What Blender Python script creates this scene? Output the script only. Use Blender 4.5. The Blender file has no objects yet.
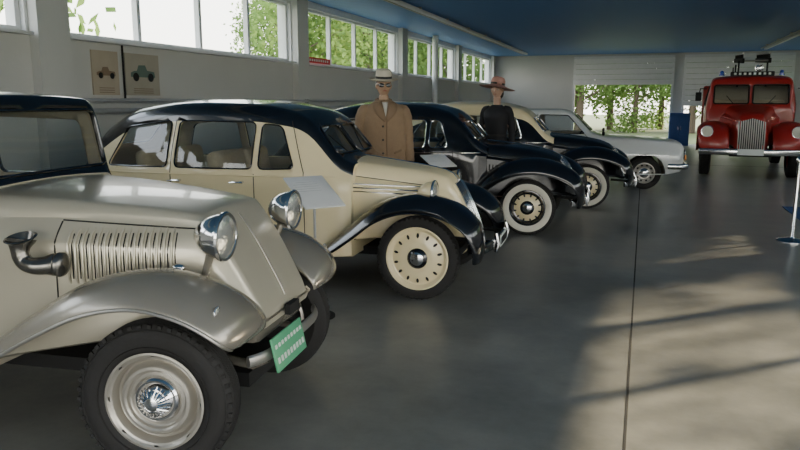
import bpy, bmesh, math, random
from mathutils import Vector, Matrix
from mathutils.bvhtree import BVHTree
random.seed(7)
rad=math.radians
D=bpy.data
col=bpy.context.scene.collection

# ------------------------------------------------------------ materials
def mat(name,c,rough=.5,metal=0,coat=0,var=.06,vs=8,bump=0,bs=40,emit=0,spec=.5,c2=None):
    m=D.materials.new(name); m.use_nodes=True
    nt=m.node_tree; n=nt.nodes; l=nt.links
    p=n['Principled BSDF']
    p.inputs['Roughness'].default_value=rough
    p.inputs['Metallic'].default_value=metal
    p.inputs['Coat Weight'].default_value=coat
    p.inputs['Coat Roughness'].default_value=.06
    p.inputs['Specular IOR Level'].default_value=spec
    tc=n.new('ShaderNodeTexCoord'); no=n.new('ShaderNodeTexNoise')
    no.inputs['Scale'].default_value=vs; no.inputs['Detail'].default_value=5
    l.new(tc.outputs['Object'],no.inputs['Vector'])
    mx=n.new('ShaderNodeMix'); mx.data_type='RGBA'
    a=c; b=c2 if c2 else tuple(max(0,k*(1-var*2)) for k in c)
    mx.inputs['A'].default_value=(*a,1); mx.inputs['B'].default_value=(*b,1)
    l.new(no.outputs['Fac'],mx.inputs['Factor'])
    l.new(mx.outputs['Result'],p.inputs['Base Color'])
    if bump:
        n2=n.new('ShaderNodeTexNoise'); n2.inputs['Scale'].default_value=bs; n2.inputs['Detail'].default_value=4
        l.new(tc.outputs['Object'],n2.inputs['Vector'])
        bp=n.new('ShaderNodeBump'); bp.inputs['Strength'].default_value=bump; bp.inputs['Distance'].default_value=.01
        l.new(n2.outputs['Fac'],bp.inputs['Height']); l.new(bp.outputs['Normal'],p.inputs['Normal'])
    if emit:
        p.inputs['Emission Color'].default_value=(*c,1); p.inputs['Emission Strength'].default_value=emit
    return m
def glassmat(name,tint=(.88,.92,.92),k=.75):
    m=D.materials.new(name); m.use_nodes=True
    nt=m.node_tree; n=nt.nodes; l=nt.links; n.clear()
    o=n.new('ShaderNodeOutputMaterial'); mx=n.new('ShaderNodeMixShader')
    t=n.new('ShaderNodeBsdfTransparent'); t.inputs['Color'].default_value=(*tint,1)
    g=n.new('ShaderNodeBsdfGlossy'); g.inputs['Roughness'].default_value=.02
    lw=n.new('ShaderNodeLayerWeight'); lw.inputs['Blend'].default_value=.5
    pw=n.new('ShaderNodeMath'); pw.operation='POWER'; pw.inputs[1].default_value=3.5
    ma=n.new('ShaderNodeMath'); ma.operation='MULTIPLY_ADD'; ma.inputs[1].default_value=k; ma.inputs[2].default_value=.07 if k>.5 else .02
    l.new(lw.outputs['Facing'],pw.inputs[0]); l.new(pw.outputs[0],ma.inputs[0])
    l.new(ma.outputs[0],mx.inputs['Fac']); l.new(t.outputs[0],mx.inputs[1]); l.new(g.outputs[0],mx.inputs[2])
    l.new(mx.outputs[0],o.inputs['Surface'])
    return m
M_silver=mat('paint_silver_beige',(.57,.525,.41),.30,.35,.5,.04)
M_silver2=mat('paint_silver_fender',(.34,.315,.265),.27,.5,.5,.05)
M_wsil=mat('wheel_silver',(.50,.47,.41),.33,.6,.2,.06)
M_horn=mat('horn_metal',(.22,.21,.19),.25,.9,0,.1)
M_cream=mat('paint_cream',(.90,.77,.47),.3,0,.6,.03)
M_black=mat('paint_black',(.006,.007,.010),.2,0,.8,.0)
M_white=mat('paint_white_silver',(.70,.72,.71),.3,.1,.6,.04)
M_red=mat('paint_fire_red',(.38,.02,.014),.35,0,.4,.08)
M_chrome=mat('chrome',(.75,.75,.76),.12,1,0,.02)
M_dullmetal=mat('dull_metal',(.50,.48,.44),.38,.8,0,.1)
M_rubber=mat('tyre_rubber',(.018,.017,.016),.75,0,0,.15,vs=30,bump=.3)
M_wwall=mat('white_sidewall',(.78,.74,.62),.6,0,0,.06)
M_dark=mat('dark_cavity',(.01,.01,.01),.8)
M_seat=mat('seat_cloth',(.52,.42,.28),.85,0,0,.15,vs=40,bump=.3)
M_liner=mat('cabin_lining',(.46,.40,.30),.85,0,0,.08,vs=30)
M_lens=mat('headlamp_lens',(.75,.77,.76),.12,.75,.5,.03,bump=.25,bs=60)
M_amber=mat('amber_lens',(.7,.25,.03),.2,0,.5)
M_green=mat('plate_green',(.11,.42,.22),.45)
M_platew=mat('plate_white_text',(.75,.8,.75),.5)
M_glass=glassmat('car_glass')
M_glassw=glassmat('window_glass',(.95,.97,.96),.2)
M_wall=mat('wall_plaster',(.60,.60,.57),.8,0,0,.05,vs=1.5,bump=.15,bs=25)
M_frame=mat('window_frame_white',(.74,.75,.75),.45)
M_board=mat('info_board_white',(.86,.86,.84),.4)
M_pipe=mat('pipe_grey',(.45,.46,.46),.5,.2)
M_txt=mat('board_text',(.62,.62,.61),.6)

# ------------------------------------------------------------ mesh builder
def xf(M,v): 
    return tuple(M@Vector(v)) if M is not None else tuple(v)
class MB:
    def __init__(s): s.v=[];s.f=[];s.m=[];s.mats=[]
    def mi(s,m):
        if m not in s.mats: s.mats.append(m)
        return s.mats.index(m)
    def add(s,verts,faces,m,M=None):
        o=len(s.v); s.v+= [xf(M,v) for v in verts]; k=s.mi(m)
        for f in faces: s.f.append([i+o for i in f]); s.m.append(k)
    def lathe(s,prof,m,M=None,segs=40):
        vs=[];fs=[];n=len(prof)
        for i in range(segs):
            a=2*math.pi*i/segs; c,sn=math.cos(a),math.sin(a)
            for r,z in prof: vs.append((r*c,r*sn,z))
        for i in range(segs):
            j=(i+1)%segs
            for k in range(n-1):
                fs.append([i*n+k,j*n+k,j*n+k+1,i*n+k+1])
        s.add(vs,fs,m,M)
    def tube(s,pts,r,m,segs=10,closed=False,M=None,flat=1.0,up=None):
        pts=[Vector(p) for p in pts]; n=len(pts)
        rr=r if isinstance(r,(list,tuple)) else [r]*n
        vs=[];fs=[]; prev=None
        for i,p in enumerate(pts):
            if closed: t=pts[(i+1)%n]-pts[(i-1)%n]
            else: t=pts[min(i+1,n-1)]-pts[max(i-1,0)]
            if t.length<1e-9: t=Vector((0,0,1))
            t.normalize()
            if prev is None:
                a=Vector(up) if up else (Vector((0,0,1)) if abs(t.z)<.9 else Vector((1,0,0)))
                prev=(a-t*a.dot(t)).normalized()
            else:
                q=prev-t*prev.dot(t)
                if q.length>1e-6: prev=q.normalized()
            b=t.cross(prev)
            for k in range(segs):
                an=2*math.pi*k/segs
                vs.append(p+prev*math.cos(an)*rr[i]+b*math.sin(an)*rr[i]*flat)
        m_=n if closed else n-1
        for i in range(m_):
            j=(i+1)%n
            for k in range(segs):
                k2=(k+1)%segs
                fs.append([i*segs+k,i*segs+k2,j*segs+k2,j*segs+k])
        if not closed:
            fs.append(list(range(segs))[::-1]); fs.append([ (n-1)*segs+k for k in range(segs)])
        s.add(vs,fs,m,M)
    def box(s,c,sz,m,M=None,bev=0,seg=2):
        bm=bmesh.new(); bmesh.ops.create_cube(bm,size=1)
        for v in bm.verts: v.co=Vector((v.co.x*sz[0],v.co.y*sz[1],v.co.z*sz[2]))
        if bev: bmesh.ops.bevel(bm,geom=bm.edges[:],offset=min(bev,min(sz)*.49),segments=seg,profile=.5,affect='EDGES')
        bm.verts.index_update()
        for v in bm.verts: v.co+=Vector(c)
        s.add([v.co[:] for v in bm.verts],[[v.index for v in f.verts] for f in bm.faces],m,M); bm.free()
    def ell(s,c,r,m,M=None,nu=20,nv=12):
        pr=[(math.sin(math.pi*i/nv),-math.cos(math.pi*i/nv)) for i in range(nv+1)]
        T=Matrix.Translation(c)@Matrix.Diagonal((r[0],r[1],r[2],1))
        s.lathe(pr,m,(M@T) if M is not None else T,nu)
    def rings(s,rings,m,closed=True,caps=True,M=None,matf=None):
        n=len(rings[0]); vs=[p for r in rings for p in r]; 
        o=len(s.v); s.v+=[xf(M,v) for v in vs]
        for i in range(len(rings)-1):
            for k in range(n if closed else n-1):
                k2=(k+1)%n
                s.f.append([o+i*n+k,o+i*n+k2,o+(i+1)*n+k2,o+(i+1)*n+k])
                s.m.append(s.mi(matf(k,i) if matf else m))
        if caps:
            s.f.append([o+k for k in range(n)][::-1]); s.m.append(s.mi(m))
            s.f.append([o+(len(rings)-1)*n+k for k in range(n)]); s.m.append(s.mi(m))
    def build(s,name,parent=None,loc=(0,0,0),rot=(0,0,0),ang=38,solid=0,subs=0,recalc=True):
        me=D.meshes.new(name); me.from_pydata([tuple(v) for v in s.v],[],s.f)
        for m in s.mats: me.materials.append(m)
        me.polygons.foreach_set('material_index',s.m)
        me.update()
        bm=bmesh.new(); bm.from_mesh(me)
        bmesh.ops.remove_doubles(bm,verts=bm.verts[:],dist=1e-5)
        if recalc: bmesh.ops.recalc_face_normals(bm,faces=bm.faces[:])
        bm.to_mesh(me); bm.free()
        finish(me,ang)
        o=D.objects.new(name,me); col.objects.link(o)
        o.location=loc; o.rotation_euler=rot
        if parent: o.parent=parent
        if solid:
            md=o.modifiers.new('solid','SOLIDIFY'); md.thickness=solid; md.offset=-1
        if subs:
            md=o.modifiers.new('sub','SUBSURF'); md.levels=subs; md.render_levels=subs
        return o
def finish(me,ang):
    for p in me.polygons: p.use_smooth=True
    me.set_sharp_from_angle(angle=rad(ang))
def empty(name,loc=(0,0,0),rz=0):
    e=D.objects.new(name,None); col.objects.link(e); e.location=loc; e.rotation_euler=(0,0,rz); e.empty_display_size=.2
    return e
def pchip(xs,ys,x):
    n=len(xs); h=[xs[i+1]-xs[i] for i in range(n-1)]; d=[(ys[i+1]-ys[i])/h[i] for i in range(n-1)]
    m=[d[0]]+[0 if d[i-1]*d[i]<=0 else 2*d[i-1]*d[i]/(d[i-1]+d[i]) for i in range(1,n-1)]+[d[-1]]
    for i in range(n-1):
        if x<=xs[i+1]+1e-12 or i==n-2:
            t=(x-xs[i])/h[i]; t2=t*t;t3=t2*t
            return (2*t3-3*t2+1)*ys[i]+(t3-2*t2+t)*h[i]*m[i]+(-2*t3+3*t2)*ys[i+1]+(t3-t2)*h[i]*m[i+1]
def catmull(pts,k=6,closed=False):
    out=[];n=len(pts); P=[Vector(p) for p in pts]
    rng=n if closed else n-1
    for i in range(rng):
        if closed: a,b,c,d=P[(i-1)%n],P[i],P[(i+1)%n],P[(i+2)%n]
        else: a,b,c,d=P[max(i-1,0)],P[i],P[i+1],P[min(i+2,n-1)]
        for j in range(k):
            t=j/k
            out.append(.5*((2*b)+(c-a)*t+(2*a-5*b+4*c-d)*t*t+(3*b-a-3*c+d)*t**3))
    if not closed: out.append(P[-1])
    return out
def rpoly(pts,r,n=4):
    out=[];N=len(pts)
    for i in range(N):
        p=Vector(pts[i]);a=Vector(pts[i-1])-p;b=Vector(pts[(i+1)%N])-p
        ra=min(r,a.length*.45);rb=min(r,b.length*.45)
        A=p+a.normalized()*ra;B=p+b.normalized()*rb
        for j in range(n+1):
            t=j/n; out.append((A*(1-t)**2+p*2*t*(1-t)+B*t*t)[:])
    return out

# ------------------------------------------------------------ bodies
def ring(x,zb,zm,zt,wb,wm,wt,r,cr=.03):
    zm=min(zm,zt-r-.01); h=[(0,zb),(wb*.5,zb),(wb-.03,zb),(wb-.008,zb+.012),(wb,zb+.04)]
    for i in range(1,7):
        t=i/6; b=math.sin(t*math.pi/2)
        h.append((wb+(wm-wb)*b,zb+.04+(zm-zb-.04)*t))
    for i in range(1,6):
        t=i/5; h.append((wm+(wt-wm)*(t**1.25),zm+(zt-r-zm)*t))
    for i in range(1,7):
        a=math.pi/2*i/6; h.append((wt-r+r*math.cos(a),zt-r+r*math.sin(a)))
    for t in (.75,.5,.25,0):
        h.append(((wt-r)*t,zt+cr*(1-t*t)))
    L=[(x,-y,z) for y,z in h]; R=[(x,y,z) for y,z in h[1:-1]][::-1]
    return L+R,len(h)
def loft_stations(st,k=5):
    st=sorted(st); xs=[s[0] for s in st]; out=[];nh=0
    X=[]
    for i in range(len(xs)-1):
        for j in range(k): X.append(xs[i]+(xs[i+1]-xs[i])*j/k)
    X.append(xs[-1])
    for x in X:
        p=[pchip(xs,[s[c] for s in st],x) for c in range(1,len(st[0]))]
        r,nh=ring(x,*p); out.append(r)
    return out,nh
class Body:
    def __init__(s,st,mats,k=5):
        rg,nh=loft_stations(st,k); s.nh=nh
        mb=MB(); lo,up,rf=mats
        def mf(kk,i):
            q=kk if kk<nh-1 else 2*(nh-1)-kk-1
            return lo if q<10 else (up if q<15 else rf)
        mb.rings(rg,lo,matf=mf)
        for m in mats: mb.mi(m)
        s.bm=bmesh.new(); me=D.meshes.new('t'); me.from_pydata([tuple(v) for v in mb.v],[],mb.f)
        me.polygons.foreach_set('material_index',mb.m)
        s.bm.from_mesh(me); D.meshes.remove(me)
        bmesh.ops.remove_doubles(s.bm,verts=s.bm.verts[:],dist=1e-5)
        bmesh.ops.recalc_face_normals(s.bm,faces=s.bm.faces[:])
        s.mats=mb.mats; s.bvh=BVHTree.FromBMesh(s.bm); s.glass=MB()
    def ysurf(s,x,z,side=-1):
        h=s.bvh.ray_cast(Vector((x,side*3,z)),Vector((0,-side,0)))[0]
        return h.y if h else side*.6
    def xsurf(s,y,z,dirn=1):
        h=s.bvh.ray_cast(Vector((dirn*4,y,z)),Vector((-dirn,0,0)))[0]
        return h.x if h else None
    def zsurf(s,x,y):
        h=s.bvh.ray_cast(Vector((x,y,4)),Vector((0,0,-1)))[0]
        return h.z if h else None
    def cut(s,poly,axis,side,glass=True,lim=0.0):
        bm=s.bm; ia,ib=(0,2) if axis=='y' else (1,2)
        P=[Vector(p) for p in poly]; c=sum(P,Vector((0,0)))/len(P)
        mn=[min(p[i] for p in P) for i in (0,1)];mxx=[max(p[i] for p in P) for i in (0,1)]
        ax=1 if axis=='y' else 0
        def ok(f):
            if any((v.co[ax]*side-lim)<0 for v in f.verts): return False
            A=[v.co[ia] for v in f.verts];B=[v.co[ib] for v in f.verts]
            return max(A)>mn[0] and min(A)<mxx[0] and max(B)>mn[1] and min(B)<mxx[1]
        fs=[f for f in bm.faces if ok(f)]
        for i in range(len(P)):
            p=P[i];q=P[(i+1)%len(P)];e=q-p
            if e.length<1e-6: continue
            nn=Vector((e.y,-e.x)).normalized()
            if (c-p).dot(nn)>0: nn=-nn
            co=[0,0,0];co[ia]=p.x;co[ib]=p.y
            no=[0,0,0];no[ia]=nn.x;no[ib]=nn.y
            ed=list({e_ for f in fs for e_ in f.edges}); ve=list({v for f in fs for v in f.verts})
            r=bmesh.ops.bisect_plane(bm,geom=fs+ed+ve,plane_co=co,plane_no=no,dist=1e-5)
            fs=[g for g in r['geom'] if isinstance(g,bmesh.types.BMFace) and (g.calc_center_median()-Vector(co)).dot(Vector(no))<1e-6]
        if glass:
            for f in fs:
                s.glass.add([(v.co-f.normal*.012)[:] for v in f.verts],[list(range(len(f.verts)))],M_glass)
        bmesh.ops.delete(bm,geom=fs,context='FACES')
    def outline(s,poly,axis,side,n=3):
        out=[]
        for i in range(len(poly)):
            a=Vector(poly[i]);b=Vector(poly[(i+1)%len(poly)])
            L=(b-a).length; kk=max(1,int(L/.06))
            for j in range(kk):
                p=a+(b-a)*j/kk
                if axis=='y': out.append((p.x,s.ysurf(p.x,p.y,side)+side*.002,p.y))
                else:
                    x=s.xsurf(p.x,p.y,side)
                    if x is not None: out.append((x+side*.002,p.x,p.y))
        return out
    def build(s,name,parent,solid=.02):
        me=D.meshes.new(name); 
        s.bm.to_mesh(me); s.bm.free()
        for m in s.mats: me.materials.append(m)
        me.materials.append(M_liner)
        finish(me,32)
        o=D.objects.new(name,me); col.objects.link(o); o.parent=parent
        md=o.modifiers.new('solid','SOLIDIFY'); md.thickness=solid; md.offset=-1; md.material_offset=8
        if s.glass.v: s.glass.build(name+'_glass',parent,recalc=False)
        return o
def fender(path,m,side,name,parent,center,k=5,edge=None,solid=.012):
    P=[]
    n=len(path)
    idx=list(range(n))
    pos=catmull([(p[0],0,p[1]) for p in path],k)
    T=[i/k for i in range(len(pos))]
    prof=[(0,-.25),(0,.1),(.12,.55),(.3,.9),(.5,1.0),(.68,.93),(.83,.68),(.94,.3),(1,-.1)]
    prof=[Vector((a,b,0)) for a,b in prof]; prof=catmull(prof,2)
    rings=[];ed=[]
    for i,p in enumerate(pos):
        t=T[i]; q=[pchip(idx,[s[c] for s in path],t) for c in (2,3,4,5)]
        tg=(pos[min(i+1,len(pos)-1)]-pos[max(i-1,0)]).normalized()
        nn=Vector((tg.z,0,-tg.x))
        if nn.dot(p-Vector((center[0],0,center[1])))<0: nn=-nn
        yi,yo,cr,lip=q; r=[]
        for a in prof:
            v=p+nn*(a.y*cr); r.append((v.x,side*(yi+(yo-yi)*a.x),v.z))
        v=p-nn*(lip); r.append((v.x,side*yo,v.z)); ed.append((v.x,side*yo,v.z))
        rings.append(r)
    mb=MB(); mb.rings(rings,m,closed=False,caps=False)
    o=mb.build(name,parent,solid=solid,ang=50)
    mb=MB(); mb.tube(ed,.008,edge or m,8); mb.build(name+'_bead',parent)
    return o
def dirM(pos,d):
    q=Vector((0,0,1)).rotation_difference(Vector(d).normalized())
    return Matrix.Translation(pos)@q.to_matrix().to_4x4()
def headlight(mb,pos,d,r,shell,lens=None,rim=None):
    M=dirM(pos,d)
    mb.lathe([(0,-1.35*r),(.3*r,-1.28*r),(.6*r,-1.05*r),(.85*r,-.65*r),(.97*r,-.25*r),(1.0*r,0)],shell,M,32)
    mb.lathe([(1.0*r,-.06*r),(1.08*r,-.03*r),(1.1*r,.06*r),(1.04*r,.14*r),(.95*r,.13*r),(.93*r,.08*r)],rim or M_chrome,M,32)
    mb.lathe([(.94*r,.09*r),(.7*r,.2*r),(.35*r,.27*r),(0,.29*r)],lens or M_lens,M,32)
def wheel(parent,name,x,y,R=.335,w=.14,style='silver',steer=0,rr=None):
    side=-1 if y<0 else 1
    rr=rr or R*.62
    mb=MB(); h=w/2
    ww=style in('white','yellow','creamww')
    s1=[(rr-.005,h*.62),(rr+.012,h*.86)]
    s2=[(rr+.012,h*.86),(rr+.035,h*.98),(rr+(R-rr)*.5,h*1.04),(rr+(R-rr)*.68,h*.99)]
    tr=[(rr+(R-rr)*.68,h*.99),(R-.028,h*.9),(R-.012,h*.78),(R-.003,h*.66)]
    if R-rr<.095: s1=[(rr-.005,h*.62),(rr+.008,h*.9)]; s2=[(rr+.008,h*.9),(rr+.02,h*.98),(rr+.035,h)]; tr=[(rr+.035,h),(R-.02,h*.9),(R-.003,h*.66)]
    tread=[(R-.003,h*.66)]
    for c in (.44,.22,0,-.22,-.44):
        tread+=[(R,h*(c+.1)),(R-.008,h*(c+.06)),(R-.008,h*(c-.0)),(R,h*(c-.04))]
    tread+=[(R-.003,-h*.66),(R-.02,-h*.85),(rr+(R-rr)*.5,-h*1.04),(rr,-h*.7)]
    mb.lathe(s1,M_rubber,None,56); mb.lathe(s2,M_wwall if ww else M_rubber,None,56)
    mb.lathe(tr,M_rubber,None,56); mb.lathe(tread,M_rubber,None,56)
    if not ww and R-rr>.095:
        for q in (.25,.8): mb.lathe([(rr+(R-rr)*q-.004,h*.9),(rr+(R-rr)*q,h*1.06 if q<.5 else h*.96),(rr+(R-rr)*q+.004,h*.9)],M_rubber,None,56)
    for i in range(48):
        a=2*math.pi*i/48
        mb.box((R-.012,0,h*.8),(.016,.018,h*.22),M_rubber,Matrix.Rotation(a,4,'Z'))
    d={'silver':M_wsil,'cream':M_cream,'white':M_black,'yellow':M_cream,'creamww':M_cream,'plain':M_dullmetal,'red':M_red}[style]
    mb.lathe([(rr-.02,-h*.8),(rr-.005,-h*.6),(rr-.02,-h*.4),(rr-.03,0),(rr-.026,h*.5),(rr-.006,h*.68),(rr+.004,h*.8),(rr+.006,h*.9),(rr-.004,h*.92),(rr-.014,h*.8)],M_wsil if style=='silver' else (M_black if style in('creamww','yellow') else d),None,56)
    if style=='silver':
        mb.lathe([(rr-.014,h*.8),(rr-.022,h*.74),(rr-.030,h*.5),(rr-.034,h*.2),(rr-.044,h*.1),(rr-.050,h*.25),(rr-.056,h*.52),(rr-.064,h*.66),(rr-.076,h*.68),(rr-.084,h*.6),(rr-.088,h*.40),(rr-.094,h*.34),(rr*.5,h*.36),(rr*.47,h*.30),(rr*.44,h*.42),(0,h*.42)],d,None,64)
        mb.lathe([(.098,h*.38),(.098,h*.55),(.09,h*.66),(.082,h*.66),(.076,h*.78),(.062,h*1.0),(.056,h*1.02),(.05,h*1.12),(.03,h*1.3),(0,h*1.36)],M_chrome,None,40)
        for i in range(24):
            a=2*math.pi*i/24
            mb.tube([(.03,0,h*1.31),(.05,0,h*1.15),(.072,0,h*.86)],.003,M_chrome,5,M=Matrix.Rotation(a,4,'Z'))
    elif style in('cream','creamww','yellow'):
        if style!='cream': mb.lathe([(rr-.014,h*.8),(rr-.03,h*.35),(rr-.045,h*.3)],M_black,None,56); q0=rr-.045
        else: mb.lathe([(rr-.014,h*.8),(rr-.03,h*.35),(rr-.04,h*.3)],d,None,56); q0=rr-.04
        mb.lathe([(q0,h*.3),(rr*.55,h*.62),(rr*.45,h*.66),(0,h*.6)],d,None,56)
        nn=14 if style=='cream' else 12
        for i in range(nn):
            a=2*math.pi*(i+.5)/nn
            MM=Matrix.Rotation(a,4,'Z')@Matrix.Translation((rr*.735,0,h*.515))@Matrix.Rotation(rad(14),4,'Y')
            mb.ell((0,0,0),(.021,.011,.004),M_dark,MM,12,6)
        mb.lathe([(.085,h*.6),(.085,h*.74),(.075,h*.9),(.055,h*1.05)],M_black,None,32)
        mb.lathe([(.055,h*1.05),(.035,h*1.16),(0,h*1.2)],M_chrome,None,32)
    else:
        mb.lathe([(rr-.014,h*.8),(rr-.03,h*.3),(rr-.045,h*.26),(rr*.62,h*.5),(rr*.5,h*.42),(0,h*.4)],d,None,48)
        for i in range(10):
            a=2*math.pi*i/10
            MM=Matrix.Rotation(a,4,'Z')@Matrix.Translation((rr*.78,0,h*.42))
            mb.ell((0,0,0),(.016,.022,.006),M_dark,MM,12,6)
        mb.lathe([(rr*.5,h*.4),(rr*.48,h*.6),(rr*.36,h*.85),(rr*.2,h*.98),(0,h*1.02)],M_chrome if style!='red' else M_red,None,36)
    mb.lathe([(0,-h*.5),(rr*.6,-h*.5),(rr-.03,-h*.2)],M_dark,None,32)
    rot=(rad(90),0,rad(steer)+(0 if side<0 else math.pi))
    return mb.build(name,parent,(x,y,R),rot,ang=30)
def seats(parent,xf_,xr,w,z=.42,belt=.98):
    mb=MB()
    for x in (xf_,xr):
        mb.box((x,0,z),(.52,w*2,.2),M_seat,bev=.07,seg=3)
        M=Matrix.Translation((x-.28,0,z+.38))@Matrix.Rotation(rad(-10),4,'Y')
        for s in (-1,1):
            mb.box((0,s*w*.5,0),(.15,w*.98,.74),M_seat,M,bev=.06,seg=3)
    mb.build('seats',parent)
def steering(parent,x,y,z,r=.2):
    mb=MB(); M=dirM((x,y,z),(-.85,0,.6))
    mb.tube([(r*math.cos(a),r*math.sin(a),0) for a in [2*math.pi*i/32 for i in range(32)]],.011,M_black,8,closed=True,M=M)
    for i in range(3):
        a=2*math.pi*i/3+.5; mb.tube([(0,0,0),(r*math.cos(a),r*math.sin(a),0)],.008,M_dullmetal,6,M=M)
    mb.tube([(0,0,.02),(0,0,-.4)],.018,M_black,8,M=M)
    mb.build('steering_wheel',parent)
def seam(mb,body,pts,r=.004,m=None,side=-1,off=.0):
    out=[]
    for i in range(len(pts)-1):
        a=Vector(pts[i]);b=Vector(pts[i+1]);n=max(2,int((b-a).length/.04))
        for j in range(n+(i==len(pts)-2)):
            p=a+(b-a)*j/n; out.append((p.x,body.ysurf(p.x,p.y,side)+side*off,p.y))
    mb.tube(out,r,m or M_dark,6)
def handle(mb,body,x,z,side):
    y=body.ysurf(x,z,side)
    mb.tube([(x,y,z),(x,y+side*.035,z)],.011,M_chrome,8)
    mb.tube([(x+.02,y+side*.04,z),(x-.05,y+side*.045,z),(x-.11,y+side*.035,z-.005)],[.01,.009,.006],M_chrome,8)

def build_car(name,loc,yaw,c):
    car=empty(name,loc,rad(yaw)); HT=c.get('ht',.6); R=c.get('R',.335); WB=c['wb']
    body=Body(c['cabin'],c['mats']); tb=MB()
    for w in c['windows']:
        poly=rpoly(w,c.get('wr',.05))
        for s in (-1,1):
            tb.tube(body.outline(poly,'y',s),.007,c.get('wtrim',M_black),6,closed=True)
    for w in c['windows']:
        poly=rpoly(w,c.get('wr',.05))
        for s in (-1,1): body.cut(poly,'y',s,lim=.25)
    for pl in c['wshield']:
        poly=rpoly(pl,.05)
        tb.tube(body.outline(poly,'x',1),.009,c.get('wtrim',M_black),6,closed=True)
        body.cut(poly,'x',1,lim=c['wslim'])
    rp=rpoly(c.get('rearwin',[(-.4,1.2),(.4,1.2),(.36,1.4),(-.36,1.4)]),.06)
    body.cut(rp,'x',-1,lim=c.get('rlim',2.2))
    arch=[(-WB+(R+.05)*math.cos(a),R+(R+.05)*math.sin(a)) for a in [2*math.pi*i/28 for i in range(28)]]
    for s in (-1,1): body.cut(arch,'y',s,glass=False,lim=.3)
    if c.get('farch'):
        arch=[((R+.06)*math.cos(a),R+(R+.06)*math.sin(a)) for a in [2*math.pi*i/28 for i in range(28)]]
        for s in (-1,1): body.cut(arch,'y',s,glass=False,lim=.4)
    for s in (-1,1):
        for q in c['seams']: seam(tb,body,q,side=s)
        for q in c.get('belts',[]): seam(tb,body,q[0],r=q[1],m=q[2],side=s,off=.004)
        for hx,hz in c['handles']: handle(tb,body,hx,hz,s)
    if 'hood' in c:
        hood=Body(c['hood'],c['hmats'])
        c['extra'](car,hood,body,tb)
        hood.build('hood',car)
    else: c['extra'](car,body,body,tb)
    body.build('body',car)
    tb.build('trim',car)
    for s,nm in((-1,'right'),(1,'left')):
        if 'ff' in c:
            fender(c['ff'],c['fmat'],s,'front_fender_'+nm,car,(0,R),edge=c.get('edge'))
            fender(c['rf'],c['fmat'],s,'rear_fender_'+nm,car,(-WB,R),edge=c.get('edge'))
        wheel(car,'wheel_front_'+nm,0,s*HT,R,c.get('ww',.14),c['style'],steer=c.get('steer',0),rr=c.get('rr'))
        wheel(car,'wheel_rear_'+nm,-WB,s*HT,R,c.get('ww',.14),c['style'],rr=c.get('rr'))
    ax=MB()
    for x in (0,-WB): ax.tube([(x,-HT+.04,R),(x,HT-.04,R)],.03,M_dark,10)
    ax.box((-WB/2,0,.30),(WB+.5,.5,.07),M_dark)
    if 'rb' in c:
        x0,x1,z,y0,y1=c['rb']
        for s in(-1,1):
            ax.box(((x0+x1)/2,s*(y0+y1)/2,z),(abs(x1-x0),y1-y0,.035),c['fmat'],bev=.012)
            for j in range(5): ax.box(((x0+x1)/2,s*(y0+(y1-y0)*(j+.7)/5.5),z+.019),(abs(x1-x0)*.96,.012,.006),M_rubber)
    ax.build('chassis',car)
    seats(car,c.get('sf',-1.6),c.get('sr',-2.35),c.get('sw',.5))
    steering(car,c.get('stx',-1.18),-.3,c.get('stz',1.04))
    return car

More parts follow.
